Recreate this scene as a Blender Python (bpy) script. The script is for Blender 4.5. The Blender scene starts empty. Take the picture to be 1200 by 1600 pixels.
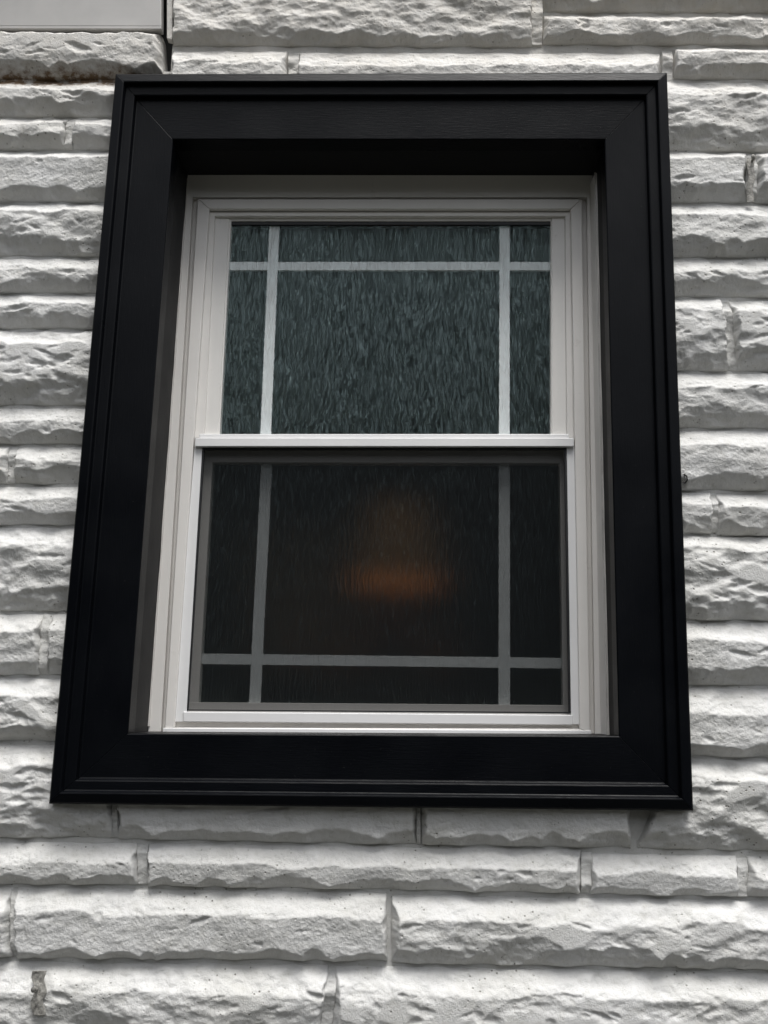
import bpy, math, random
import numpy as np
from mathutils import Matrix, Vector

rng = np.random.default_rng(7)
random.seed(7)
scene = bpy.context.scene

# ---------------------------------------------------------------- camera
CAM = np.array([0.061, -1.5945, -0.4852])
PITCH, YAW, ROLL = 0.1997, -0.0315, 0.0214
FPX = 1500.0                      # focal length in pixels of the 1200 x 1600 photograph
f_ = np.array([math.sin(YAW)*math.cos(PITCH), math.cos(YAW)*math.cos(PITCH), math.sin(PITCH)])
r0 = np.array([math.cos(YAW), -math.sin(YAW), 0.0]); u0 = np.cross(r0, f_)
r_ = math.cos(ROLL)*r0 + math.sin(ROLL)*u0
u_ = -math.sin(ROLL)*r0 + math.cos(ROLL)*u0
cd = bpy.data.cameras.new('camera'); cam = bpy.data.objects.new('camera', cd)
scene.collection.objects.link(cam); scene.camera = cam
cam.matrix_world = Matrix(((r_[0], u_[0], -f_[0], CAM[0]), (r_[1], u_[1], -f_[1], CAM[1]),
                           (r_[2], u_[2], -f_[2], CAM[2]), (0, 0, 0, 1)))
cd.sensor_fit = 'VERTICAL'; cd.sensor_height = 32.0; cd.lens = 32.0*FPX/1600.0
cd.clip_start = 0.02; cd.clip_end = 600.0

# ---------------------------------------------------------------- sky, sun, exposure
SUN_EL, SUN_AZ = math.radians(69), math.radians(20)     # azimuth measured from -y towards +x
world = bpy.data.worlds.new("World"); scene.world = world; world.use_nodes = True
wn = world.node_tree; wn.nodes.clear()
sky = wn.nodes.new('ShaderNodeTexSky'); sky.sky_type = 'NISHITA'; sky.sun_disc = False
sky.sun_elevation = SUN_EL; sky.sun_rotation = math.pi - SUN_AZ
sky.dust_density = 3.0; sky.air_density = 1.0; sky.ozone_density = 1.0
hs = wn.nodes.new('ShaderNodeHueSaturation'); hs.inputs['Saturation'].default_value = 0.22
bg = wn.nodes.new('ShaderNodeBackground'); bg.inputs['Strength'].default_value = 0.085
wo = wn.nodes.new('ShaderNodeOutputWorld')
wn.links.new(sky.outputs[0], hs.inputs['Color']); wn.links.new(hs.outputs[0], bg.inputs['Color'])
wn.links.new(bg.outputs[0], wo.inputs['Surface'])
sl = bpy.data.lights.new('sun', 'SUN'); sl.energy = 1.5; sl.angle = math.radians(30); sl.color = (1, .98, .95)
so = bpy.data.objects.new('sun', sl); scene.collection.objects.link(so)
sd = Vector((math.cos(SUN_EL)*math.sin(SUN_AZ), -math.cos(SUN_EL)*math.cos(SUN_AZ), math.sin(SUN_EL)))
so.rotation_euler = sd.to_track_quat('Z', 'Y').to_euler()
scene.view_settings.view_transform = 'Standard'; scene.view_settings.look = 'None'
scene.view_settings.gamma = 1.0; scene.view_settings.use_curve_mapping = False
scene.view_settings.exposure = 1.22
scene.render.engine = 'CYCLES'
scene.cycles.max_bounces = 12; scene.cycles.transmission_bounces = 8; scene.cycles.transparent_max_bounces = 12

# ---------------------------------------------------------------- helpers
def U(px, py, Y=0.0):
    """point of the plane y=Y that the photograph shows at pixel (px, py)"""
    d = f_ + ((px-600)/FPX)*r_ - ((py-800)/FPX)*u_
    t = (Y-CAM[1])/d[1]
    p = CAM + t*d
    return np.array([p[0], Y, p[2]])

def tag(o, label=None, cat=None, kind=None, group=None):
    if label: o['label'] = label
    if cat: o['category'] = cat
    if kind: o['kind'] = kind
    if group: o['group'] = group
    return o

def empty(name, loc, label=None, cat=None, kind=None, group=None, parent=None):
    o = bpy.data.objects.new(name, None); scene.collection.objects.link(o)
    o.location = loc; o.empty_display_size = .1
    if parent: o.parent = parent
    return tag(o, label, cat, kind, group)

def wloc(o):
    v = Vector((0, 0, 0))
    while o is not None:
        v += o.location; o = o.parent
    return v

def mesh_obj(name, verts, faces, mat, parent=None, smooth=False, origin=None):
    """verts are world coordinates"""
    V = np.asarray(verts, dtype=np.float64)
    base = np.array(wloc(parent)) if parent else np.zeros(3)
    if origin is None: origin = V.mean(0)
    origin = np.asarray(origin, float)
    me = bpy.data.meshes.new(name)
    L = V-origin
    if isinstance(faces, np.ndarray):
        me.vertices.add(len(L)); me.vertices.foreach_set('co', L.astype(np.float32).ravel())
        n = faces.shape[1]
        me.loops.add(faces.size); me.loops.foreach_set('vertex_index', faces.astype(np.int32).ravel())
        me.polygons.add(len(faces)); me.polygons.foreach_set('loop_start', np.arange(0, faces.size, n, dtype=np.int32))
        me.update(calc_edges=True); me.validate()
    else:
        me.from_pydata([tuple(v) for v in L], [], faces); me.update()
    if smooth: me.polygons.foreach_set('use_smooth', [True]*len(me.polygons))
    me.materials.append(mat)
    o = bpy.data.objects.new(name, me); scene.collection.objects.link(o)
    if parent: o.parent = parent
    o.location = origin-base
    return o

# vectorised gradient noise -------------------------------------------------
_perm = rng.permutation(256); _perm = np.concatenate([_perm, _perm, _perm])
_gr = rng.uniform(0, 2*np.pi, 256); _gx, _gy = np.cos(_gr), np.sin(_gr)
def pn(x, y):
    xi = np.floor(x).astype(int); yi = np.floor(y).astype(int)
    xf, yf = x-xi, y-yi; xi &= 255; yi &= 255
    def g(ix, iy, fx, fy):
        h = _perm[_perm[ix & 255]+(iy & 255)]
        return _gx[h]*fx+_gy[h]*fy
    u, v = xf**3*(xf*(xf*6-15)+10), yf**3*(yf*(yf*6-15)+10)
    a = g(xi, yi, xf, yf)*(1-u)+g(xi+1, yi, xf-1, yf)*u
    b = g(xi, yi+1, xf, yf-1)*(1-u)+g(xi+1, yi+1, xf-1, yf-1)*u
    return (a*(1-v)+b*v)*1.5
def fbm(x, y, n=4, gain=.5):
    s, a = 0, 1.0
    for i in range(n):
        s = s+a*pn(x+17.3*i, y+5.1*i); a *= gain; x, y = x*2.03, y*2.03
    return s
def ridged(x, y, n=3):
    s, a = 0, 1.0
    for i in range(n):
        s = s+a*(1-np.abs(pn(x+9.7*i, y+3.3*i))*2); a *= .5; x, y = x*2.1, y*2.1
    return s/1.75

# ---------------------------------------------------------------- materials
def mat(name):
    m = bpy.data.materials.new(name); m.use_nodes = True
    nt = m.node_tree; nt.nodes.clear()
    out = nt.nodes.new('ShaderNodeOutputMaterial')
    return m, nt, out
def N(nt, t, **kw):
    n = nt.nodes.new(t)
    for k, v in kw.items():
        if k in n.inputs: n.inputs[k].default_value = v
        else: setattr(n, k, v)
    return n
def ramp(nt, fac, stops):
    r = nt.nodes.new('ShaderNodeValToRGB'); e = r.color_ramp.elements
    while len(e) < len(stops): e.new(.5)
    for i, (p, c) in enumerate(stops):
        e[i].position = p; e[i].color = (*c, 1) if len(c) == 3 else c
    nt.links.new(fac, r.inputs[0]); return r.outputs[0]
def mixc(nt, fac, a, b, mode='MIX'):
    m = nt.nodes.new('ShaderNodeMix'); m.data_type = 'RGBA'; m.blend_type = mode
    for s, v in ((m.inputs[0], fac), (m.inputs[6], a), (m.inputs[7], b)):
        if hasattr(v, 'links'): nt.links.new(v, s)
        else: s.default_value = v if not isinstance(v, tuple) else (*v, 1)
    return m.outputs[2]
def math_(nt, op, a, b=None, clamp=False):
    m = nt.nodes.new('ShaderNodeMath'); m.operation = op; m.use_clamp = clamp
    for s, v in ((m.inputs[0], a), (m.inputs[1], b)):
        if v is None: continue
        if hasattr(v, 'links'): nt.links.new(v, s)
        else: s.default_value = v
    return m.outputs[0]
def g3(v): return (v, v, v)

def stone_paint(name, base):
    m, nt, out = mat(name)
    pos = nt.nodes.new('ShaderNodeNewGeometry').outputs['Position']
    big = N(nt, 'ShaderNodeTexNoise', Scale=7.0, Detail=4.0); nt.links.new(pos, big.inputs['Vector'])
    mid = N(nt, 'ShaderNodeTexNoise', Scale=60.0, Detail=6.0, Roughness=.65); nt.links.new(pos, mid.inputs['Vector'])
    fine = N(nt, 'ShaderNodeTexNoise', Scale=420.0, Detail=4.0, Roughness=.7); nt.links.new(pos, fine.inputs['Vector'])
    vor = N(nt, 'ShaderNodeTexVoronoi', Scale=85.0, Randomness=1.0); nt.links.new(pos, vor.inputs['Vector'])
    vor2 = N(nt, 'ShaderNodeTexVoronoi', Scale=260.0, Randomness=1.0); nt.links.new(pos, vor2.inputs['Vector'])
    c = mixc(nt, ramp(nt, big.outputs[0], [(.3, g3(0)), (.7, g3(1))]), tuple(base), (base[0]*.9, base[1]*.895, base[2]*.87))
    c = mixc(nt, ramp(nt, mid.outputs[0], [(.25, g3(.55)), (.5, g3(0))]), c, (base[0]*.72, base[1]*.71, base[2]*.66))
    # pores: small round holes, only where a patch noise allows them
    patch = ramp(nt, big.outputs[0], [(.42, g3(0)), (.62, g3(1))])
    pore = ramp(nt, vor.outputs['Distance'], [(.07, g3(1)), (.16, g3(0))])
    pore2 = ramp(nt, vor2.outputs['Distance'], [(.10, g3(1)), (.22, g3(0))])
    gate = ramp(nt, mid.outputs[0], [(.5, g3(0)), (.62, g3(1))])
    pores = math_(nt, 'MAXIMUM', math_(nt, 'MULTIPLY', pore, patch), math_(nt, 'MULTIPLY', pore2, math_(nt, 'MULTIPLY', gate, patch)))
    c = mixc(nt, math_(nt, 'MULTIPLY', pores, .75), c, (.16, .15, .12))
    # green-grey grime specks
    sp = N(nt, 'ShaderNodeTexNoise', Scale=38.0, Detail=8.0, Roughness=.8); nt.links.new(pos, sp.inputs['Vector'])
    c = mixc(nt, ramp(nt, sp.outputs[0], [(.66, g3(0)), (.76, g3(.55))]), c, (.22, .22, .17))
    # warm grime toward the top of the picture (under the eave) and the rust run by the upper left corner
    sep = nt.nodes.new('ShaderNodeSeparateXYZ'); nt.links.new(pos, sep.inputs[0])
    zt = nt.nodes.new('ShaderNodeMapRange'); zt.inputs['From Min'].default_value = .45; zt.inputs['From Max'].default_value = .85
    nt.links.new(sep.outputs['Z'], zt.inputs['Value'])
    warm = math_(nt, 'MULTIPLY', zt.outputs[0], ramp(nt, sp.outputs[0], [(.3, g3(.25)), (.6, g3(1))]))
    c = mixc(nt, math_(nt, 'MULTIPLY', warm, .38), c, (base[0]*.98, base[1]*.86, base[2]*.70))
    p0 = U(140, 124, -.01)
    dz = math_(nt, 'ABSOLUTE', math_(nt, 'SUBTRACT', sep.outputs['Z'], float(p0[2])))
    wob = math_(nt, 'MULTIPLY', sp.outputs[0], .072)
    rz = math_(nt, 'SUBTRACT', 1.0, math_(nt, 'DIVIDE', dz, math_(nt, 'MAXIMUM', math_(nt, 'SUBTRACT', wob, .012), .002)), True)
    xl = nt.nodes.new('ShaderNodeMapRange'); xl.inputs['From Min'].default_value = float(U(275, 120, 0)[0]); xl.inputs['From Max'].default_value = float(U(190, 120, 0)[0])
    nt.links.new(sep.outputs['X'], xl.inputs['Value'])
    rust = math_(nt, 'MULTIPLY', math_(nt, 'MULTIPLY', rz, xl.outputs[0]), ramp(nt, mid.outputs[0], [(.35, g3(0)), (.6, g3(1))]))
    c = mixc(nt, math_(nt, 'MULTIPLY', rust, 1.7, True), c, (.16, .105, .06))
    b = nt.nodes.new('ShaderNodeBsdfPrincipled'); b.inputs['Roughness'].default_value = .62
    b.inputs['Specular IOR Level'].default_value = .35
    nt.links.new(c, b.inputs['Base Color'])
    hgt = math_(nt, 'ADD', math_(nt, 'MULTIPLY', mid.outputs[0], .55), math_(nt, 'MULTIPLY', fine.outputs[0], .35))
    hgt = math_(nt, 'SUBTRACT', hgt, math_(nt, 'MULTIPLY', pores, .5))
    bp = N(nt, 'ShaderNodeBump', Strength=.85, Distance=.004); nt.links.new(hgt, bp.inputs['Height'])
    nt.links.new(bp.outputs[0], b.inputs['Normal']); nt.links.new(b.outputs[0], out.inputs[0])
    return m
M_STONE = stone_paint('painted_stone', (.625, .625, .618))
M_MORTAR = stone_paint('painted_mortar', (.59, .59, .58))

def black_paint(name, axis, base=(.0018, .0022, .0032), rough=.27):
    m, nt, out = mat(name)
    pos = nt.nodes.new('ShaderNodeNewGeometry').outputs['Position']
    mp = nt.nodes.new('ShaderNodeMapping')
    mp.inputs['Scale'].default_value = (14, 140, 140) if axis == 'x' else (140, 140, 10)
    nt.links.new(pos, mp.inputs[0])
    g = N(nt, 'ShaderNodeTexNoise', Scale=3.0, Detail=5.0, Roughness=.6); nt.links.new(mp.outputs[0], g.inputs['Vector'])
    s = N(nt, 'ShaderNodeTexNoise', Scale=9.0, Detail=5.0); nt.links.new(pos, s.inputs['Vector'])
    d = N(nt, 'ShaderNodeTexNoise', Scale=340.0, Detail=2.0); nt.links.new(pos, d.inputs['Vector'])
    b = nt.nodes.new('ShaderNodeBsdfPrincipled')
    c = mixc(nt, ramp(nt, s.outputs[0], [(.3, g3(0)), (.75, g3(1))]), tuple(base), (base[0]*1.6, base[1]*1.6, base[2]*1.5))
    c = mixc(nt, ramp(nt, d.outputs[0], [(.72, g3(0)), (.8, g3(.25))]), c, (.10, .10, .10))
    b.inputs['Specular IOR Level'].default_value = .10
    nt.links.new(c, b.inputs['Base Color'])
    nt.links.new(ramp(nt, s.outputs[0], [(.3, g3(rough)), (.7, g3(rough+.12))]), b.inputs['Roughness'])
    bp = N(nt, 'ShaderNodeBump', Strength=.32, Distance=.0012); nt.links.new(g.outputs[0], bp.inputs['Height'])
    nt.links.new(bp.outputs[0], b.inputs['Normal']); nt.links.new(b.outputs[0], out.inputs[0])
    return m
M_BLKX = black_paint('black_paint_horizontal', 'x'); M_BLKZ = black_paint('black_paint_vertical', 'z')
M_LIN = black_paint('black_lining_paint', 'z', (.011, .011, .012), .42)

def plain(name, col, rough=.5, var=.06, scale=30, bump=.1, dirt=None, spec=.5):
    m, nt, out = mat(name)
    pos = nt.nodes.new('ShaderNodeNewGeometry').outputs['Position']
    n = N(nt, 'ShaderNodeTexNoise', Scale=float(scale), Detail=5.0, Roughness=.6); nt.links.new(pos, n.inputs['Vector'])
    b = nt.nodes.new('ShaderNodeBsdfPrincipled'); b.inputs['Roughness'].default_value = rough
    b.inputs['Specular IOR Level'].default_value = spec
    lo = tuple(max(0, x*(1-var*2)) for x in col)
    c = mixc(nt, ramp(nt, n.outputs[0], [(.3, g3(1)), (.65, g3(0))]), tuple(col), lo)
    if dirt:
        n2 = N(nt, 'ShaderNodeTexNoise', Scale=float(scale)*4, Detail=6.0, Roughness=.75); nt.links.new(pos, n2.inputs['Vector'])
        c = mixc(nt, ramp(nt, n2.outputs[0], [(.62, g3(0)), (.78, g3(.5))]), c, dirt)
    nt.links.new(c, b.inputs['Base Color'])
    bp = N(nt, 'ShaderNodeBump', Strength=bump, Distance=.002); nt.links.new(n.outputs[0], bp.inputs['Height'])
    nt.links.new(bp.outputs[0], b.inputs['Normal']); nt.links.new(b.outputs[0], out.inputs[0])
    return m
M_VINYL = plain('white_vinyl', (.74, .72, .69), .38, .04, 6, .05, (.40, .37, .33))
M_SASH = plain('white_sash_vinyl', (.76, .745, .715), .35, .03, 8, .05, (.42, .40, .36))
M_RAIL = plain('white_meeting_rail', (.74, .74, .74), .32, .03, 8, .04)
M_CAULK = plain('white_caulk', (.62, .60, .57), .5, .08, 60, .5, (.30, .27, .22))
M_GASKET = plain('black_gasket', (.008, .009, .011), .5, .05, 50, .1)
M_GRILLE = plain('white_grille_bar', (.90, .90, .90), .45, .03, 30, .1)
M_BOARD = plain('white_siding_metal', (.45, .44, .425), .45, .12, 5, .05, (.36, .33, .27))
M_RUST = plain('rusty_painted_steel', (.36, .35, .32), .7, .42, 130, 1.0, (.06, .035, .02))
M_DARK = plain('dark_metal_and_crack_shade', (.02, .02, .02), .6, .2, 60, .2)  # metal of the hook, also the shade colour of the sheet behind the crack
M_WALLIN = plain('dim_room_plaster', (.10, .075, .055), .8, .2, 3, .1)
M_TABLE = plain('dark_table_wood', (.07, .035, .02), .5, .2, 12, .1)
M_GROUND = plain('grass_ground', (.042, .042, .034), .95, .35, 1.5, .6)

def rain_glass(name, tint=(.97, .985, .985), refl=2.2, seed=0.0, clear=1.0, rough=.08, bump=1.0):
    m, nt, out = mat(name)
    pos = nt.nodes.new('ShaderNodeNewGeometry').outputs['Position']
    mp = nt.nodes.new('ShaderNodeMapping'); mp.inputs['Scale'].default_value = (1.0, 1.0, .085)
    mp.inputs['Location'].default_value = (seed, 0, 0)
    wn_ = N(nt, 'ShaderNodeTexNoise', Scale=26.0, Detail=2.0); nt.links.new(pos, wn_.inputs['Vector'])
    va = nt.nodes.new('ShaderNodeVectorMath'); va.operation = 'MULTIPLY_ADD'
    nt.links.new(wn_.outputs['Color'], va.inputs[0]); va.inputs[1].default_value = (.010, 0, .01); nt.links.new(pos, va.inputs[2])
    nt.links.new(va.outputs[0], mp.inputs[0])
    a = N(nt, 'ShaderNodeTexNoise', Scale=340.0, Detail=2.5, Roughness=.5); nt.links.new(mp.outputs[0], a.inputs['Vector'])
    v = N(nt, 'ShaderNodeTexVoronoi', Scale=250.0); v.feature = 'SMOOTH_F1'; nt.links.new(mp.outputs[0], v.inputs['Vector'])
    h = math_(nt, 'ADD', math_(nt, 'MULTIPLY', a.outputs[0], 1.0), math_(nt, 'MULTIPLY', v.outputs['Distance'], .55))
    bp = N(nt, 'ShaderNodeBump', Strength=bump, Distance=.0078); nt.links.new(h, bp.inputs['Height'])
    rf = N(nt, 'ShaderNodeBsdfRefraction', Roughness=rough, IOR=1.35); rf.inputs['Color'].default_value = (*tint, 1)
    nt.links.new(bp.outputs[0], rf.inputs['Normal'])
    tr = nt.nodes.new('ShaderNodeBsdfTransparent'); tr.inputs['Color'].default_value = (*tint, 1)
    mx = nt.nodes.new('ShaderNodeMixShader'); mx.inputs[0].default_value = clear
    nt.links.new(rf.outputs[0], mx.inputs[1]); nt.links.new(tr.outputs[0], mx.inputs[2])
    gl = N(nt, 'ShaderNodeBsdfGlossy', Roughness=.21); gl.inputs['Color'].default_value = (.78, 1.0, .985, 1)
    nt.links.new(bp.outputs[0], gl.inputs['Normal'])
    fr = N(nt, 'ShaderNodeFresnel', IOR=1.5); nt.links.new(bp.outputs[0], fr.inputs['Normal'])
    fac = math_(nt, 'MINIMUM', math_(nt, 'MULTIPLY', fr.outputs[0], refl), .27)
    mg = nt.nodes.new('ShaderNodeMixShader'); nt.links.new(fac, mg.inputs[0])
    nt.links.new(mx.outputs[0], mg.inputs[1]); nt.links.new(gl.outputs[0], mg.inputs[2])
    nt.links.new(mg.outputs[0], out.inputs[0])
    return m
M_GLASS = rain_glass('rain_glass')
M_OBSC = rain_glass('obscured_inner_glass', (.85, .88, .85), .25, 3.0, 0.0, .42, .2)

def screen_mesh():
    m, nt, out = mat('fibreglass_screen')
    tr = nt.nodes.new('ShaderNodeBsdfTransparent'); df = nt.nodes.new('ShaderNodeBsdfDiffuse')
    df.inputs['Color'].default_value = (.012, .013, .014, 1)
    mx = nt.nodes.new('ShaderNodeMixShader')
    pos = nt.nodes.new('ShaderNodeNewGeometry').outputs['Position']
    n = N(nt, 'ShaderNodeTexNoise', Scale=340.0, Detail=3.0); nt.links.new(pos, n.inputs['Vector'])
    nt.links.new(ramp(nt, n.outputs[0], [(.3, g3(.575)), (.7, g3(.605))]), mx.inputs[0])
    nt.links.new(tr.outputs[0], mx.inputs[1]); nt.links.new(df.outputs[0], mx.inputs[2])
    nt.links.new(mx.outputs[0], out.inputs[0]); return m
M_SCREEN = screen_mesh()

def lampshade():
    m, nt, out = mat('lit_lamp_shade')
    e = nt.nodes.new('ShaderNodeEmission'); e.inputs['Color'].default_value = (1, .52, .22, 1); e.inputs['Strength'].default_value = .017
    d = nt.nodes.new('ShaderNodeBsdfDiffuse'); d.inputs['Color'].default_value = (.4, .25, .12, 1)
    a = nt.nodes.new('ShaderNodeAddShader'); nt.links.new(e.outputs[0], a.inputs[0]); nt.links.new(d.outputs[0], a.inputs[1])
    nt.links.new(a.outputs[0], out.inputs[0]); return m
M_SHADE = lampshade()

# ---------------------------------------------------------------- the stone wall
BASE_Y = 0.0
wall = empty('stone_wall', (0, 0, -2.0), 'white painted wall of rough split-face stone blocks around the black-trimmed window', 'wall', kind='thing')

def stone_height(X, a, b, sl_, sr_, H, L, sd_, rough=1.0, fill=False, prof=None):
    """outward relief in metres: a/b distance from top/bottom edge, sl_/sr_ from the left/right edge"""
    r = np.random.default_rng(sd_)
    ox, oy = r.uniform(0, 200, 2)
    Hm = .0195+.095*min(H, .12)+r.uniform(-.002, .002)
    bev, und, lump = prof or (r.uniform(.28, .42), r.uniform(.22, .4), r.random()*.8 if H > .07 else .2)
    if fill: Hm *= .5
    # the broken front plane: broad tilted facets
    fx = 5.5 if H > .08 else 8.0
    front = Hm+(.002+.003*lump)*fbm(X*fx+ox, a*fx*1.6+oy, 2)-r.uniform(.0, .12)*(a-H*.3)
    x = X.min()-.03; F_ = np.full_like(X, 1.0)
    while x < X.max()+.03:                       # oblique flat breaks across the face
        w = r.uniform(.05, .15); cx = x+w/2
        F_ = np.minimum(F_, Hm+.004+r.uniform(-.07, .07)*(X-cx)-r.uniform(-.08, .16)*(a-H*.3)+r.uniform(.12, .40)*np.abs(X-cx+r.uniform(-.5, .5)*(a-H/2))*.6)
        x += w
    h = np.minimum(front, F_)
    # upper bevel: faces up, its lower edge dips in shallow bowls
    def bowls(side, wmin, wmax, amp, frac0, frac1, kcap, base):
        """side: distance from the edge the break starts at"""
        nonlocal h
        x = X.min()-.06; out = np.full_like(X, 1.0)
        while x < X.max()+.06:
            w = r.uniform(wmin, wmax); reach = r.uniform(frac0, frac1)*H; cx = x+w*r.uniform(.35, .65)
            k = np.clip((Hm-base)/max(reach, .004), .35, kcap)
            am = r.uniform(.45, 1.25)*amp
            s = base+k*side+k*am*4*((X-cx)/w)**2+r.uniform(-.03, .03)*(X-cx)
            out = np.minimum(out, s); x += w*(r.uniform(.55, .85) if side is a else r.uniform(.72, 1.1))
        out = out+.0021*fbm(X*24+ox+frac0*90, side*42+oy, 5, .6)*np.clip(side/.008, 0, 1)
        if side is b:        # broken facets inside the underside
            out = out+.0050*np.clip(side/.012, 0, 1)*(np.abs(pn(X*21+ox+frac0*70, side*30+oy+3))-.28)
        h = np.minimum(h, np.maximum(out, base*.8))
    sc = min(1, H/.08)
    bowls(a, .08, .24, (.012+.016*lump)*sc, bev*.75, bev*1.05, 1.5, .0025)
    bowls(a, .03, .09, .004*sc, bev*.85, bev*1.2, 1.6, .0035)
    bowls(b, .06, .17, .024*sc, und*.75, und*1.1, 2.2, .0015)
    bowls(b, .03, .09, .014*sc, und*.45, und*.9, 2.6, .0050)
    bowls(b, .05, .13, .022*sc, und*.2, und*1.0, 1.7, .0085)
    if lump > .5: bowls(b, .06, .13, .016*sc, und*.5, und*1.7, 1.2, .0090)
    # chips on the face with a dark upper scar and a bright lower lip
    nchip = int(L*H/.0022*rough*(.25+1.6*lump)*(0 if fill else 1))
    for _ in range(nchip):
        cx = r.uniform(X.min(), X.max()); cb = r.uniform(.2, .75)*H; w = r.uniform(.012, .045)
        k1, k2 = r.uniform(.4, .9), r.uniform(.25, .7); dep = r.uniform(.001, .005)
        sel = np.abs(X-cx) < w*2.4
        if not sel.any(): continue
        Xs, bs = X[sel], b[sel]
        db_ = bs-cb+r.uniform(-.35, .35)*(Xs-cx)
        s = Hm-dep+.0012*fbm(Xs*70+ox, bs*70+oy, 2)+np.maximum(k1*db_, -k2*db_)+((Xs-cx)/w)**2*.009
        h[sel] = np.minimum(h[sel], s)
    h = h+.0055*lump*fbm(X*20+oy, a*34+ox, 3, .42)*np.clip(h/.012, 0, 1)
    # ends, chipped and slightly raked
    if not fill:
        rl, rr = r.uniform(1.6, 5.0, 2)
        nz = .005*fbm(a*40+ox, X*18+oy, 3)
        m_ = r.uniform(.003, .009)
        h = np.minimum(h, m_+rl*np.clip(sl_+nz*.8, 0, None))
        h = np.minimum(h, m_+rr*np.clip(sr_-nz*.8, 0, None))
    # surface tooth
    tooth = np.clip(h/.010, .25, 1)
    up = np.clip(1.25-a/(.35*H), .35, 1)          # the trowelled, thicker-painted top stays smoother
    h = h+rough*tooth*(.0007*fbm(X*48+ox+a*30, a*60+oy, 3, .55)*(1.3-.8*up)+.00055*fbm(X*260+oy, a*300+ox, 3, .75)*(1.4-up))
    h = np.minimum(np.maximum(h, .0015), .0316)
    e = np.minimum(a, b) if fill else np.minimum(np.minimum(a, b), np.minimum(sl_, sr_))
    h = h-.009*np.clip(1-e/.0022, 0, 1)**1.5
    return h

n_stone = 0
def stone(c, cell=.0019, rough=1.0, fill=False, prof=None):
    """c: the four corners (top left, top right, bottom right, bottom left) on the plane of the wall, world coordinates"""
    global n_stone
    TL, TR, BR, BL = [np.array([p[0], p[-1]]) for p in c]
    L = (np.linalg.norm(TR-TL)+np.linalg.norm(BR-BL))/2; H = (np.linalg.norm(TL-BL)+np.linalg.norm(TR-BR))/2
    nu, nv = max(6, int(L/cell)), max(6, int(H/cell))
    # rows packed tighter at the rim
    def axis(n, Ln):
        t = np.linspace(0, 1, n+1); e = min(.0022/Ln, .2)
        return np.unique(np.concatenate([[0], [e*.5, e], t[(t > e*1.3) & (t < 1-e*1.3)], [1-e, 1-e*.5], [1]]))
    tu, tv = axis(nu, L), axis(nv, H)
    uu, vv = np.meshgrid(tu, tv)
    P = ((1-uu)*(1-vv))[..., None]*TL+(uu*(1-vv))[..., None]*TR+(uu*vv)[..., None]*BR+((1-uu)*vv)[..., None]*BL
    X = P[..., 0]
    h = stone_height(X, vv*H, (1-vv)*H, uu*L, (1-uu)*L, H, L, 1000+n_stone, rough, fill, prof)
    # the joint lines wander a little
    Z = P[..., 1]+.0016*pn(X*22+n_stone, X*0+3.3)*np.where(vv < .5, 1-2*vv, 0)+.0016*pn(X*22+n_stone+40, X*0+8)*np.where(vv > .5, 2*vv-1, 0)
    V = np.stack([X, BASE_Y-h, Z], -1).reshape(-1, 3)
    W = len(tu); idx = np.arange(len(V)).reshape(len(tv), W)
    F = np.stack([idx[:-1, :-1], idx[1:, :-1], idx[1:, 1:], idx[:-1, 1:]], -1).reshape(-1, 4)
    # back face so that the block is solid
    n0 = len(V)
    ring = np.concatenate([idx[0, :], idx[1:, -1], idx[-1, -2::-1], idx[-2:0:-1, 0]])
    Vb = V[ring].copy(); Vb[:, 1] = BASE_Y+.03
    m_ = len(ring); rb = np.arange(n0, n0+m_)
    F2 = np.stack([ring, np.roll(ring, -1), np.roll(rb, -1), rb], -1)
    V = np.concatenate([V, Vb]); F = np.concatenate([F, F2])
    o = mesh_obj('mortar_joint' if fill else 'stone', V, F, M_MORTAR if fill else M_STONE, wall, smooth=True)
    n_stone += 1
    return o

JY = -.006
def S(tlx, tly, trx, try_, brx, bry, blx, bly, **kw):
    return stone([U(tlx, tly, JY), U(trx, try_, JY), U(brx, bry, JY), U(blx, bly, JY)], **kw)

def ledge(y): return 181-.0913*(y-117)        # left edge of the casing in the photograph
def redge(y): return 1042+.0356*(y-115)
IN = 26
rowsL = [(126, 184), (184, 236), (236, 317), (317, 402), (402, 459), (459, 515), (515, 635), (635, 696), (696, 758), (758, 822), (822, 957), (957, 1057), (1057, 1160), (1160, 1311)]
splitL = {(184, 236): (113, 107), (696, 758): (22, 18), (957, 1057): (76, 69)}
extL = {}
# (height share of the upper bevel, of the underside, lumpiness) of each course as the photograph shows it
profL = dict(zip(rowsL, [(.38, .48, .3), (.35, .42, .5), (.22, .28, .2), (.25, .38, .6), (.42, .46, .5), (.40, .42, .3), (.25, .36, 1.0), (.48, .42, .3), (.42, .46, .5),
                         (.40, .36, .2), (.25, .36, .9), (.30, .30, .5), (.28, .26, .9), (.22, .28, .9)]))
def left_row(y0, y1, rt0=None, rt1=None):
    g = 1.2; p = profL[(y0, y1)]
    r0_, r1_ = ledge(y0)+IN, ledge(y1)+IN
    if (y0, y1) == (1160, 1311): r0_, r1_ = 180, 178
    k = -60-rng.uniform(20, 380)
    if (y0, y1) in splitL:
        s0, s1 = splitL[(y0, y1)]
        S(s0+5, y0+g, r0_, y0+g, r1_, y1-g, s1+5, y1-g, prof=p)
        S(k, y0+g, s0-5, y0+g, s1-5, y1-g, k, y1-g, prof=p)
    else:
        S(k, y0+g, r0_, y0+g, r1_, y1-g, k, y1-g, prof=p)
    return k
for y0, y1 in rowsL:
    extL[(y0, y1)] = left_row(y0, y1)
# row beside the siding board, its right end cracked away from the next stone
S(-120, 47, 252, 52, 257, 124, -120, 124, prof=(0.2, 0.3, 0.4))
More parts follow.
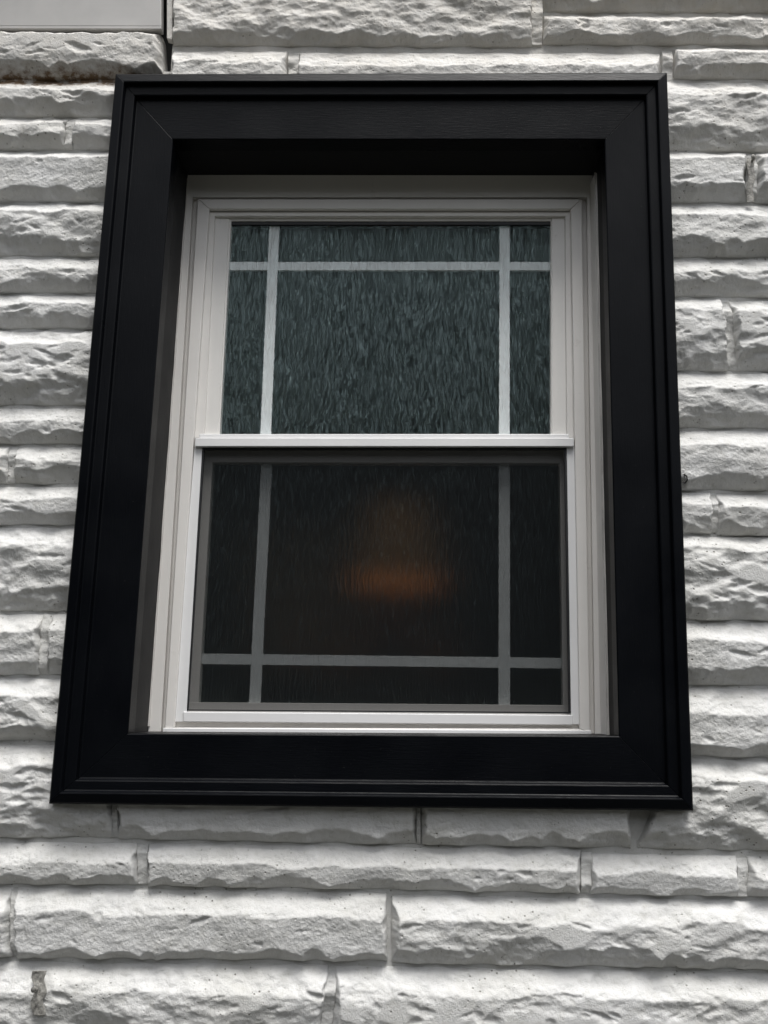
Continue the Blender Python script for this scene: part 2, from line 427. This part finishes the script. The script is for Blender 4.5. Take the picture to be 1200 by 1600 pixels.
# above the window
S(272, -70, 832, -64, 832, 73, 270, 71, prof=(0.12, 0.14, 0.8))
S(846, -60, 1290, -60, 1290, 20, 846, 19, prof=(0.25, 0.3, 0.5))
S(848, 23, 1192, 25, 1192, 70, 847, 69, prof=(0.35, 0.3, 0.5))
S(1199, 25, 1420, 28, 1420, 71, 1198, 70)
S(270, 78, 450, 79, 451, 150, 268, 150, prof=(0.4, 0.3, 0.4))
S(467, 80, 1032, 82, 1032, 150, 466, 150, prof=(0.5, 0.3, 0.2))
S(1053, 75, 1330, 76, 1330, 124, 1052, 123, prof=(0.3, 0.42, 0.4))
rowsR = [(127, 127, 236, 237), (238, 239, 317, 318), (319, 320, 402, 403), (404, 405, 464, 466), (466, 468, 580, 581), (582, 583, 669, 671), (671, 673, 766, 769),
         (768, 771, 834, 838), (836, 840, 969, 973), (971, 975, 1071, 1076), (1073, 1078, 1182, 1189)]
splitR = {238: (1173, 1172, 6), 466: (1131, 1145, 6), 768: (1114, 1116, 3)}
profR = [(.3, .30, .8), (.22, .34, .2), (.34, .30, .4), (.42, .44, .5), (.25, .3, 1.0), (.34, .33, .6), (.34, .32, .3), (.36, .44, .4), (.2, .2, 1.0), (.32, .34, .2), (.36, .2, .3)]
for (a0, a1, b0, b1), p in zip(rowsR, profR):
    l0, l1 = redge(a0)-IN, redge(b0)-IN
    k = 1260+rng.uniform(10, 300)
    if a0 in splitR:
        s0, s1, g = splitR[a0]
        S(l0, a0, s0-g, a0, s1-g, b0, l1, b0, prof=p); S(s0+g, a1, k, a1, k, b1, s1+g, b1, prof=p)
    else:
        S(l0, a0, k, a1, k, b1, l1, b0, prof=p)
S(redge(1184)-IN, 1184, 1420, 1192, 1420, 1334, 992, 1327, prof=(0.25, 0.26, 1.0))
# under the window
S(184, 1222, 652, 1226, 652, 1321, 184, 1312, prof=(0.3, 0.3, 0.3))
S(656, 1226, 985, 1228, 986, 1326, 658, 1321, prof=(0.3, 0.3, 0.3))
S(-260, 1314, 216, 1316, 217, 1384, -260, 1382, prof=(0.45, 0.32, 0.2))
S(230, 1317, 909, 1326, 909, 1397, 231, 1385, prof=(0.42, 0.32, 0.2))
S(923, 1332, 1152, 1336, 1153, 1402, 921, 1398, prof=(0.45, 0.3, 0.1))
S(1166, 1336, 1520, 1342, 1520, 1408, 1164, 1402, prof=(0.45, 0.3, 0.1))
S(-420, 1386, 21, 1386, 22, 1497, -420, 1497, prof=(0.3, 0.2, 0.2))
S(26, 1386, 605, 1394, 606, 1503, 28, 1498, prof=(0.32, 0.22, 0.15))
S(611, 1397, 1400, 1410, 1400, 1520, 611, 1506, prof=(0.33, 0.3, 0.6))
S(-180, 1500, 516, 1507, 500, 1622, -180, 1612, prof=(0.36, 0.24, 0.7))
S(523, 1508, 1340, 1522, 1340, 1640, 516, 1624, prof=(0.34, 0.22, 0.6))

def J(xt, yt, xb, yb, w):
    w += 1
    stone([U(xt-w, yt, JY), U(xt+w, yt, JY), U(xb+w, yb, JY), U(xb-w, yb, JY)], rough=1.0, fill=True, prof=(.25, .2, .8))
for a_ in ((113, 185, 107, 235, 5), (22, 697, 18, 757, 5), (76, 958, 69, 1056, 6), (1131, 467, 1145, 580, 7), (1173, 239, 1172, 317, 7), (1114, 769, 1116, 834, 4),
           (459, 80, 459, 150, 7), (1042, 77, 1042, 135, 7), (839, -64, 838, 72, 8), (1195, 25, 1195, 71, 4), (181, 1224, 181, 1311, 3), (654, 1227, 654, 1321, 2),
           (223, 1318, 224, 1384, 7), (916, 1329, 915, 1398, 7), (1159, 1338, 1159, 1403, 7), (24, 1387, 25, 1497, 4), (520, 1509, 508, 1622, 8)):
    J(*a_)

# --- the wall goes on beyond the picture (coarser blocks)
def filler_row(x0, x1, zt, zb, cell=.006):
    x = x0
    while x < x1-.05:
        l = min(rng.uniform(.25, .62), x1-x)
        if x1-(x+l) < .12: l = x1-x
        stone([(x+.004, zt-.001), (x+l-.006, zt-.001), (x+l-.006, zb+.001), (x+.004, zb+.001)], cell=cell)
        x += l+.006
XL, XR = -1.75, 1.85
for (y0, y1), k in extL.items():
    pa, pb = U(k, y0, JY), U(k, y1, JY); filler_row(XL, pa[0]-.006, pa[2], pb[2])
zt = U(600, 1632, JY)[2]
for hgt in (.085, .06, .11, .075, .12, .06, .09, .11, .075, .12, .09):
    filler_row(XL, XR, zt-.004, zt-hgt, cell=.009); zt -= hgt
zt = U(600, -66, JY)[2]
for hgt in (.07, .12, .06, .10, .07, .12, .06):
    filler_row(float(U(272, -90, JY)[0]), XR, zt+hgt, zt+.004, cell=.009); zt += hgt
for (a0, a1, b0, b1) in rowsR+[(1186, 1194, 1327, 1336)]:
    pa, pb = U(1640, a1+4, JY), U(1640, b1+4, JY); filler_row(pa[0], XR, pa[2], pb[2])

# mortar: an undulating bed with the window opening left out
def mortar_bed():
    ox0, ox1, oz0, oz1 = -.425, .425, -.585, .56
    xs = np.unique(np.concatenate([np.linspace(XL, XR, 500), [ox0, ox1]]))
    zs = np.unique(np.concatenate([np.linspace(-2.05, 1.45, 480), [oz0, oz1]]))
    Xg, Zg = np.meshgrid(xs, zs)
    h = .0022+.0008*fbm(Xg*14, Zg*30, 3)+.0005*fbm(Xg*90, Zg*90, 3)
    V = np.stack([Xg, -h, Zg], -1).reshape(-1, 3)
    idx = np.arange(len(V)).reshape(len(zs), len(xs))
    F = np.stack([idx[:-1, :-1], idx[:-1, 1:], idx[1:, 1:], idx[1:, :-1]], -1)
    xm, zm = (xs[:-1]+xs[1:])/2, (zs[:-1]+zs[1:])/2
    A, B = np.meshgrid(xm, zm)
    keep = ~((A > ox0) & (A < ox1) & (B > oz0) & (B < oz1))
    c0, c1 = U(253, 20, 0), U(262, 114, 0)
    d0, d1 = U(253, 64, 0), U(268, 114, 0)
    keep &= ~((A > d0[0]) & (A < d1[0]) & (B < d0[2]) & (B > d1[2]))
    keep &= ~((A > c0[0]) & (A < c1[0]) & (B < c0[2]+.06) & (B > c1[2]))
    mesh_obj('mortar', V, F[keep], M_MORTAR, wall, smooth=True)
mortar_bed()

bk = np.array([U(200, -120, .045), U(330, -120, .045), U(330, 160, .045), U(200, 160, .045)])
mesh_obj('dark_crack_backing', bk, [(0, 3, 2, 1)], M_DARK, wall)  # dark sheet added behind the crack so the gap reads as deep shade

# ---------------------------------------------------------------- the window
win = empty('window', (0, .08, -.53), 'white double-hung window with textured glass and wide black mitred casing', 'window', kind='thing')

def quad(px4, Y): return np.array([U(px4[i][0], px4[i][1], Y) for i in range(4)])
def lerpq(q0, q1, t): return q0*(1-t)+q1*t

SIDES = ('top', 'right', 'bottom', 'left')
def ring_piece(name, rings, side, m, parent, gap=.0003, smooth=False, sub=1, wob=0.0):
    """one mitred member of a rectangular surround; rings: list of (4,3) corner arrays along the profile"""
    i = SIDES.index(side); j = (i+1) % 4
    pts = []
    for R in rings:
        A, B = R[i].copy(), R[j].copy(); d = (B-A)/np.linalg.norm(B-A)
        A = A+d*gap; B = B-d*gap
        row = [A+(B-A)*t for t in np.linspace(0, 1, sub+1)]
        pts.append(row)
    n = len(pts); w = sub+1
    V = np.array(pts).reshape(-1, 3)
    F = []
    for a in range(n):
        b = (a+1) % n
        for c in range(sub):
            F.append((a*w+c, a*w+c+1, b*w+c+1, b*w+c))
    F.append(tuple(a*w for a in range(n))); F.append(tuple(a*w+sub for a in reversed(range(n))))
    if wob:
        for k in range(len(V)):
            V[k] += np.array([1, 0, 1])*wob*pn(np.array(V[k][0]*60+V[k][2]*55), np.array(k % w*.37))
    o = mesh_obj(name, V, F, m, parent)
    bm = o.data
    return o

def at_depth(q, Y):
    q = q.copy(); q[:, 1] = Y; return q

CO = quad([(181, 117), (1042, 115), (1083, 1267), (77, 1256)], -.045)
CI = quad([(270, 218), (945, 218), (967, 1150), (200, 1146)], -.033)
prof = [(0, .02), (0, -.045), (.008, -.0485), (.03, -.0505), (.150, -.0535), (.168, -.0530), (.180, -.0500), (.186, -.0455), (.200, -.0440),
        (.318, -.0435), (.336, -.0425), (.346, -.0385), (.352, -.0345), (.372, -.0335), (.985, -.0330), (1, -.0315), (1, .004), (.9, .012)]
rings = [at_depth(lerpq(CO, CI, t), y) for t, y in prof]
for s in SIDES:
    o = ring_piece('casing', rings, s, M_BLKX if s in ('top', 'bottom') else M_BLKZ, win, gap=.00015)
    bv = o.modifiers.new('edge', 'BEVEL'); bv.width = .0005; bv.segments = 2; bv.limit_method = 'ANGLE'; bv.angle_limit = math.radians(35)

# lining boards that run back from the casing to the window frame
FA = .085
FO = quad([(289, 273), (935, 275), (957, 1152), (230, 1145)], FA)
LI0 = at_depth(CI, .0045); LI1 = at_depth(lerpq(CI, FO, .98), FA+.03)
ctr = np.array([0, 0, 0.])
def grow(q, d):
    q = q.copy(); q[0] += (-d, 0, d); q[1] += (d, 0, d); q[2] += (d, 0, -d); q[3] += (-d, 0, -d); return q
LI1 = grow(at_depth(CI, FA+.03), -.001)
LI1[0][0] = LI1[0][0]; 
for s in SIDES:
    ring_piece('lining_board', [grow(LI0, .0004), grow(LI1, .0004), grow(LI1, .019), grow(LI0, .019)], s, M_LIN, win)

# white frame ------------------------------------------------------
def ringq(tl, tr, br, bl, Y): return quad([tl, tr, br, bl], Y)
fr = empty('frame', (0, .1-.08, .53), parent=win)
Rb = ringq((301, 308), (917, 308), (930, 1147), (251, 1147), FA)
Rc0 = ringq((309, 311), (909, 311), (922, 1145), (257, 1145), FA+.012)
Rc = ringq((309, 311), (909, 311), (922, 1145), (257, 1144), FA-.004)
Rd = ringq((327, 326), (892, 326), (906, 1139), (272, 1137), FA-.004)
FOo = grow(at_depth(CI, FA), .003)
for s in SIDES:
    # flange against the lining, groove, then the projecting lip
    ring_piece('flange', [FOo, Rb, at_depth(Rb, FA+.012), at_depth(Rc0, FA+.012), at_depth(Rc0, FA+.03), at_depth(FOo, FA+.03)], s, M_VINYL, win, gap=.0001)
    o = ring_piece('frame_member', [at_depth(Rc, FA+.011), Rc, Rd, at_depth(Rd, FA+.03), at_depth(Rc, FA+.03)], s, M_VINYL, win, gap=.0002)
    bv = o.modifiers.new('edge', 'BEVEL'); bv.width = .0012; bv.segments = 2; bv.limit_method = 'ANGLE'
bpy.data.objects.remove(fr)

# upper sash -------------------------------------------------------
Re = ringq((336, 334), (884, 334), (884+10, 690), (319-8, 690), FA+.012)
Rd_u = ringq((327, 326), (892, 326), (896.6, 690), (304.5, 690), FA+.013)
Ge = ringq((338, 336), (882, 336), (885, 690), (320, 690), FA+.010)
G_U = ringq((360.5, 350.5), (861, 350.5), (861, 678), (342, 678), FA+.018)
# track strips either side of the upper sash (part of the frame)
def prism(name, q, back, m, parent, bev=.0008):
    """q: (4,3) front face corners; a solid going back to y=back"""
    B = q.copy(); B[:, 1] = back
    V = np.concatenate([q, B]); F = [(0, 3, 2, 1), (4, 5, 6, 7), (0, 1, 5, 4), (1, 2, 6, 5), (2, 3, 7, 6), (3, 0, 4, 7)]
    o = mesh_obj(name, V, F, m, parent)
    if bev:
        bv = o.modifiers.new('edge', 'BEVEL'); bv.width = bev; bv.segments = 2; bv.limit_method = 'ANGLE'
    return o
def pq(a, b, c, d, Y): return np.array([U(*a, Y), U(*b, Y), U(*c, Y), U(*d, Y)])
T = FA+.006
prism('track', pq((325, 332), (336, 332), (319, 684), (303, 684), T), FA+.05, M_VINYL, win)
prism('track', pq((883, 332), (894, 332), (898, 684), (886, 684), T), FA+.05, M_VINYL, win)
prism('track', pq((320, 322), (899, 322), (899, 331.5), (320, 331.5), FA+.016), FA+.05, M_VINYL, win)
prism('track', pq((321, 331), (898, 331), (898, 337.5), (321, 337.5), T-.0005), FA+.05, M_VINYL, win)
SY = FA+.012
def joined(name, parts, m, parent, bev=.0008):
    V, F = [], []
    for q, back in parts:
        n = len(V); B = q.copy(); B[:, 1] = back
        V += list(q)+list(B)
        F += [tuple(n+i for i in f) for f in ((0, 3, 2, 1), (4, 5, 6, 7), (0, 1, 5, 4), (1, 2, 6, 5), (2, 3, 7, 6), (3, 0, 4, 7))]
    o = mesh_obj(name, np.array(V), F, m, parent)
    bv = o.modifiers.new('edge', 'BEVEL'); bv.width = bev; bv.segments = 2; bv.limit_method = 'ANGLE'
    return o
us = joined('upper_sash', [(pq((334, 338), (358, 338), (340.5, 684), (316, 684), SY), SY+.03), (pq((862.5, 338), (885, 338), (888, 684), (862.5, 684), SY), SY+.03),
                           (pq((358, 337), (862, 337), (862, 345), (358, 345), SY+.002), SY+.028)], M_SASH, win)
prism('glazing_bead', pq((357, 343), (361.5, 343), (343, 680), (339, 680), SY+.003), SY+.02, M_SASH, us, .0004)
prism('glazing_bead', pq((860.5, 343), (864, 343), (864, 680), (860.5, 680), SY+.003), SY+.02, M_SASH, us, .0004)
prism('dark_slit_strip', pq((358, 345), (864, 345), (864, 351), (358, 351), SY+.005), SY+.02, M_GASKET, us, 0)  # near-black strip along the slit above the upper pane

GY = SY+.008
def pane(px4, Y, parent, m=None):
    q = quad(px4, Y); B = q.copy(); B[:, 1] += .0
    return mesh_obj('pane', q, [(0, 3, 2, 1)], m or M_GLASS, parent)
pane([(352, 340), (868, 340), (868, 690), (332, 690)], GY, us)

def grille(pxa, pxb, half, Y, parent, vertical):
    """flat bar with a faintly wandering edge as the textured glass makes it"""
    A, B = U(*pxa, Y), U(*pxb, Y); n = 130
    hw = half
    front = []; 
    t = np.linspace(0, 1, n+1)
    c = A[None]*(1-t)[:, None]+B[None]*t[:, None]
    e1 = hw+.0007*pn(t*75, t*0+pxa[0]*.31); e2 = hw+.0007*pn(t*75, t*0+pxa[1]*.17+9)
    off = np.array([1, 0, 0]) if vertical else np.array([0, 0, 1])
    P1 = c-off*e1[:, None]; P2 = c+off*e2[:, None]
    th = np.array([0, .006, 0])
    V = np.concatenate([P1, P2, P1+th, P2+th]); m_ = n+1
    F = []
    for i in range(n):
        F += [(i, i+1, m_+i+1, m_+i), (2*m_+i, 3*m_+i, 3*m_+i+1, 2*m_+i+1), (i, 2*m_+i, 2*m_+i+1, i+1), (m_+i, m_+i+1, 3*m_+i+1, 3*m_+i)]
    F += [(0, m_, 3*m_, 2*m_), (n, 2*m_+n, 3*m_+n, m_+n)]
    return mesh_obj('grille_bar', V, F, M_GRILLE, parent)
BY = GY+.004
pane([(352, 340), (868, 340), (868, 690), (332, 690)], GY+.014, us, M_OBSC)
k = .0096
grille((429, 346), (414.5, 688), k, BY, us, True)
grille((788.5, 346), (788, 688), k, BY, us, True)
grille((352, 415.5), (426, 415.5), k*.86, BY+.0003, us, False)
grille((431, 415.5), (786, 415.5), k*.86, BY+.0003, us, False)
grille((791, 415.5), (868, 416), k*.86, BY+.0003, us, False)

# meeting rail: bright upper edge and a flat face
mr = ringq((305, 684), (897, 684), (897, 697.5), (304, 697.5), FA-.006)
prism('meeting_rail', mr, FA+.045, M_RAIL, win, .0012)
prism('meeting_rail_lip', ringq((311, 678), (889, 678), (889, 685), (311, 685), FA+.002), FA+.045, M_RAIL, win, .001)

# lower opening: side strips and sill rail --------------------------------
LS = FA+.002
prism('screen_channel', pq((304, 697.5), (316, 697.5), (290.5, 1128), (270, 1128), LS), FA+.05, M_RAIL, win)
prism('screen_channel', pq((885.5, 697.5), (898, 697.5), (908, 1132), (892.5, 1132), LS), FA+.05, M_RAIL, win)
prism('sill_rail', pq((286, 1112), (895, 1117), (895, 1133), (286, 1128), FA-.001), FA+.05, M_RAIL, win, .0015)
prism('sill_slot', pq((271, 1127), (908, 1132), (908, 1143), (271, 1138), FA+.010), FA+.05, M_VINYL, win)
prism('sill_lip', pq((254, 1137.5), (924, 1141.5), (925, 1148.5), (254, 1144), FA-.006), FA+.05, M_RAIL, win, .001)

# lower sash --------------------------------------------------------------
LY = FA+.022
lsash = joined('lower_sash', [(pq((306, 700), (896, 700), (896, 723.5), (306, 722), LY), LY+.03), (pq((276, 1097), (905, 1102), (905, 1128), (276, 1126), LY), LY+.03),
                              (pq((304, 721), (332, 722), (309.5, 1098), (274, 1098), LY+.0005), LY+.0295), (pq((874.5, 723), (898, 723), (906, 1102), (880, 1102), LY+.0005), LY+.0295)], M_SASH, win)
LG = LY+.008
pane([(320, 712), (886, 712), (892, 1112), (298, 1108)], LG, lsash)
pane([(320, 712), (886, 712), (892, 1112), (298, 1108)], LG+.014, lsash, M_OBSC)
LB = LG+.004; k2 = .0100
grille((417, 716), (397.5, 1104), k2, LB, lsash, True)
grille((788, 716), (788, 1106), k2, LB, lsash, True)
grille((300, 1029), (400, 1030.3), k2*.92, LB+.0003, lsash, False)
grille((404, 1030.3), (786, 1035), k2*.92, LB+.0003, lsash, False)
grille((790, 1035), (890, 1036.5), k2*.92, LB+.0003, lsash, False)

# insect screen over the lower half ----------------------------------------
SO = ringq((316, 698), (885.5, 698), (892.5, 1115), (290, 1110.5), FA+.003)
SI = ringq((319, 702.5), (882, 702.5), (889, 1112.5), (293.5, 1108.5), FA+.003)
V = np.concatenate([SO, SI, at_depth(SI, FA+.009), at_depth(SO, FA+.009)]); F = []
for k_ in range(4):
    for i in range(4): F.append((k_*4+i, k_*4+(i+1) % 4, (k_+1) % 4*4+(i+1) % 4, (k_+1) % 4*4+i))
scr = mesh_obj('insect_screen', V, F, M_GASKET, win)
mesh_obj('mesh', at_depth(grow(SI, .001), FA+.006), [(0, 3, 2, 1)], M_SCREEN, scr)

# wobbly bead of caulk that climbs onto the right-hand lining and down the left flange
def caulk(path, r0c, name='caulk'):
    P = np.array(path); n = len(P); seg = 8
    V = []; 
    for i in range(n):
        rr = r0c*(1+.45*float(pn(np.array(i*.35), np.array(2.2))))
        for k_ in range(seg):
            a = 2*np.pi*k_/seg; V.append(P[i]+np.array([math.cos(a)*rr*.55, math.sin(a)*rr, 0]))
    F = [(i*seg+k_, i*seg+(k_+1) % seg, (i+1)*seg+(k_+1) % seg, (i+1)*seg+k_) for i in range(n-1) for k_ in range(seg)]
    return mesh_obj(name, V, F, M_CAULK, win, smooth=True)
# white return of the flange lying on the right lining
xr = CI[1][0]*.5+CI[2][0]*.5
n = 60; ts = np.linspace(0, 1, n)
zr = .498*(1-ts)+(-.5285)*ts
yfront = .085-.040-.006*ts-.0045*pn(ts*5, ts*0+1.7)-.0015*pn(ts*17, ts*0)
xw = (CI[1][0]*(1-ts)+CI[2][0]*ts)-.0030
Vr = []
for i in range(n):
    Vr += [(xw[i], yfront[i], zr[i]), (xw[i]-.003, .088, zr[i]), (xw[i]+.004, .088, zr[i]), (xw[i]+.004, yfront[i], zr[i])]
Fr = [(i*4+k_, i*4+(k_+1) % 4, (i+1)*4+(k_+1) % 4, (i+1)*4+k_) for i in range(n-1) for k_ in range(4)]
Fr += [(0, 3, 2, 1), tuple((n-1)*4+k_ for k_ in range(4))]
mesh_obj('flange_return', Vr, Fr, M_VINYL, win)
caulk([(xw[i]-.0006, yfront[i]-.0005, zr[i]) for i in range(n)], .0022)
zl = .505*(1-ts)+(-.527)*ts
xl_ = (CI[0][0]*(1-ts)+CI[3][0]*ts)+.0012+.0012*pn(ts*9, ts*0+4)
caulk([(xl_[i], FA-.002, zl[i]) for i in range(n)], .0028)

# ---------------------------------------------------------------- small things on the wall
# smooth white siding board at the top left
Bp = empty('siding_board', tuple(U(120, 44, -.03)), 'smooth white siding board end above the rust-stained stone', 'board')
q = np.array([U(-420, -150, -.020), U(252, -150, -.020), U(252, 41, -.020), U(-420, 40, -.020)])
prism('panel', q, -.001, M_BOARD, Bp, .0015)
q = np.array([U(-420, 40, -.0215), U(252, 41, -.0215), U(252, 45, -.0215), U(-420, 43.5, -.0215)])
prism('drip_edge', q, -.004, M_BOARD, Bp, .0008)
Fs = prism('trim_strip', np.array([U(260.5, -120, -.014), U(270, -120, -.014), U(269, 62, -.014), U(260.5, 60, -.014)]), 0.0, M_STONE, None, .0015)
tag(Fs, 'narrow painted strip standing in the gap at the end of the siding board', 'strip')

def strap(name, px, py0, py1, wpx, Y, label, nail):
    g = empty(name, tuple(U(px, (py0+py1)/2, Y)), label, 'metal strap', group='old metal straps left in the stone joints')
    n = 14; V = []; w = wpx/2
    for i in range(n+1):
        t = i/n; y = py0+(py1-py0)*t
        o = .0012*math.sin(t*7+px)+.003*t
        a = U(px-w*(1+.25*math.sin(t*11))+math.sin(t*5)*1.2, y, Y-o); b = U(px+w*(1+.25*math.sin(t*13+2))+math.sin(t*4+1)*1.2, y, Y-o)
        V += [a, b, b+np.array([0, .0022, 0]), a+np.array([0, .0022, 0])]
    F = [(i*4+k_, (i+1)*4+k_, (i+1)*4+(k_+1) % 4, i*4+(k_+1) % 4) for i in range(n) for k_ in range(4)]
    F += [(0, 1, 2, 3), tuple(n*4+k_ for k_ in (3, 2, 1, 0))]
    o = mesh_obj('strip', V, F, M_RUST, g); bv = o.modifiers.new('edge', 'BEVEL'); bv.width = .0005
    # bent-over nail
    A = U(nail[0], nail[1], Y-.003); rr = .0045; seg = 9; V = []
    for j, (dx, dy, dz, sc) in enumerate([(0, .01, 0, .5), (0, -.004, 0, .55), (-.001, -.006, .001, 1.1), (-.002, -.009, .002, 1.0), (-.002, -.0105, .002, .45)]):
        for k_ in range(seg):
            a = 2*math.pi*k_/seg; V.append(A+np.array([dx+math.cos(a)*rr*sc*.8, dy, dz+math.sin(a)*rr*sc*(.8 if k_ % 2 else 1)]))
    F = [(j*seg+k_, j*seg+(k_+1) % seg, (j+1)*seg+(k_+1) % seg, (j+1)*seg+k_) for j in range(4) for k_ in range(seg)]
    F += [tuple(4*seg+k_ for k_ in range(seg))]
    mesh_obj('nail', V, F, M_RUST, g)
    return g
strap('metal_strap', 60, 1517, 1587, 19, -.030, 'rusty painted metal strap with a bent nail in the lowest course of stone', (57, 1546))
strap('metal_strap', 1173, 246, 316, 11, -.022, 'narrow rusty strap in an upright joint high beside the window casing', (1176, 250))

def hook():
    g = empty('wall_hook', tuple(U(1070, 748, -.02)), 'tiny black hook screwed to the stone beside the casing, level with the screen top', 'hook')
    P = [U(1068, 741, -.010), U(1069, 741, -.026), U(1073, 744, -.030), U(1074, 750, -.029), U(1070, 755, -.027), U(1067, 752, -.026)]
    V = []; seg = 6; rr = .0013
    for p in P:
        for k_ in range(seg):
            a = 2*math.pi*k_/seg; V.append(p+np.array([math.cos(a)*rr, math.cos(a+1)*rr*.3, math.sin(a)*rr]))
    F = [(j*seg+k_, j*seg+(k_+1) % seg, (j+1)*seg+(k_+1) % seg, (j+1)*seg+k_) for j in range(len(P)-1) for k_ in range(seg)]
    mesh_obj('wire', V, F, M_DARK, g)
hook()

# ---------------------------------------------------------------- room behind the glass
def box_faces(x0, x1, y0, y1, z0, z1):
    V = [(x0, y0, z0), (x1, y0, z0), (x1, y1, z0), (x0, y1, z0), (x0, y0, z1), (x1, y0, z1), (x1, y1, z1), (x0, y1, z1)]
    F = [(0, 1, 2, 3), (4, 7, 6, 5), (1, 2, 6, 5)[::-1], (2, 3, 7, 6)[::-1], (3, 0, 4, 7)[::-1]]
    return V, F
V, F = box_faces(-1.9, 2.0, .16, 3.4, -1.9, .95)
o = mesh_obj('room_interior', V, F, M_WALLIN); tag(o, kind='structure')
# inside face of the outer wall around the opening
xa, xb, za, zb = -.41, .41, -.56, .54
V = [(-1.9, .158, -1.9), (2, .158, -1.9), (2, .158, .95), (-1.9, .158, .95), (xa, .158, za), (xb, .158, za), (xb, .158, zb), (xa, .158, zb)]
o = mesh_obj('room_wall', V, [(0, 1, 5, 4), (1, 2, 6, 5), (2, 3, 7, 6), (3, 0, 4, 7)], M_WALLIN); tag(o, kind='structure')
def lathe(name, c, prof_, m, parent, seg=28):
    V = []
    for r, z in prof_:
        for k_ in range(seg):
            a = 2*math.pi*k_/seg; V.append((c[0]+r*math.cos(a), c[1]+r*math.sin(a), c[2]+z))
    F = [(j*seg+k_, j*seg+(k_+1) % seg, (j+1)*seg+(k_+1) % seg, (j+1)*seg+k_) for j in range(len(prof_)-1) for k_ in range(seg)]
    return mesh_obj(name, V, F, m, parent, smooth=True)
LP = U(622, 852, .95)
lamp = empty('table_lamp', (LP[0], LP[1], LP[2]-.42), 'glowing amber table lamp dimly seen through the lower pane', 'lamp')
lathe('lamp_shade', LP, [(.065, .075), (.067, .075), (.110, -.120), (.108, -.120)], M_SHADE, lamp)
lathe('lamp_base', LP-np.array([0, 0, .42]), [(.0, .34), (.012, .34), (.014, .2), (.05, .14), (.06, .08), (.03, .02), (.075, .012), (.075, 0), (0, 0)], M_TABLE, lamp)
pl = bpy.data.lights.new('lamp_bulb', 'POINT'); pl.energy = .20; pl.color = (1, .58, .30); pl.shadow_soft_size = .02
po = bpy.data.objects.new('lamp_bulb', pl); scene.collection.objects.link(po); po.parent = lamp; po.location = (0, .01, .375)
cab = empty('wooden_cabinet', tuple(U(560, 1040, 1.32)), 'brown wooden cabinet in the dim room behind the lamp, a haze through the lower pane', 'cabinet')
cq = np.array([U(400, 845, 1.32), U(700, 845, 1.32), U(700, 1060, 1.32), U(405, 1060, 1.32)])
M_CAB = plain('brown_cabinet_wood', (.62, .40, .22), .6, .25, 8, .1)
prism('cabinet_body', cq, 1.72, M_CAB, cab, .004)
for sg in (0, 1):
    u0, u1 = .04+.48*sg, .48+.48*sg
    dq = np.array([cq[0]+(cq[1]-cq[0])*u0, cq[0]+(cq[1]-cq[0])*u1, cq[3]+(cq[2]-cq[3])*u1, cq[3]+(cq[2]-cq[3])*u0]); dq[:2, 2] -= .02; dq[2:, 2] += .02; dq[:, 1] -= .014
    prism('door', dq, 1.319, M_CAB, cab, .003)
tb = empty('side_table', (LP[0], LP[1], -1.9), 'dark wooden side table under the lamp inside the room', 'table')
zt_ = LP[2]-.421
def bx(name, x0, x1, y0, y1, z0, z1, m, parent):
    return prism(name, np.array([(x0, y0, z1), (x1, y0, z1), (x1, y0, z0), (x0, y0, z0)], float), y1, m, parent, .002)
bx('table_top', LP[0]-.4, LP[0]+.4, LP[1]-.2, LP[1]+.25, zt_-.03, zt_, M_TABLE, tb)
for sx in (-.37, .33):
    for sy in (-.18, .19): bx('leg', LP[0]+sx, LP[0]+sx+.04, LP[1]+sy, LP[1]+sy+.04, -1.9, zt_-.031, M_TABLE, tb)

# ---------------------------------------------------------------- outside: ground and the trees the panes mirror
g = 250
o = mesh_obj('ground', [(-g, -g, -2.02), (g, -g, -2.02), (g, g, -2.02), (-g, g, -2.02)], [(0, 1, 2, 3)], M_GROUND); tag(o, kind='structure')
def leaves():
    n = 80000
    t = rng.uniform(-1.75, 1.75, n); rad = 17+rng.uniform(0, 5, n)  # arc carried round both sides, out of view, to darken the stone undersides
    x, y = rad*np.sin(t), -rad*np.cos(t)
    top = 5.0+1.3*pn(t*5, t*0)+.9*pn(t*16, t*0+4)+np.clip(-t, -.4, .9)*2.6
    z = -2.0+(top+2.0)*rng.random(n)**.8
    c = np.stack([x, y, z], -1)
    a = rng.normal(size=(n, 3)); a /= np.linalg.norm(a, axis=1)[:, None]
    b = np.cross(a, rng.normal(size=(n, 3))); b /= np.linalg.norm(b, axis=1)[:, None]
    s = rng.uniform(.10, .26, n)[:, None]
    V = np.stack([c+a*s*1.6, c+b*s, c-a*s*1.6, c-b*s], 1).reshape(-1, 3)
    F = np.arange(4*n).reshape(n, 4)
    m = plain('foliage', (.040, .050, .032), .7, .3, .8, 0)
    o = mesh_obj('woodland', V, F, m); tag(o, 'dark belt of trees across the lawn mirrored in the panes, its unseen ends added to shade the wall', 'trees', kind='stuff')
leaves()
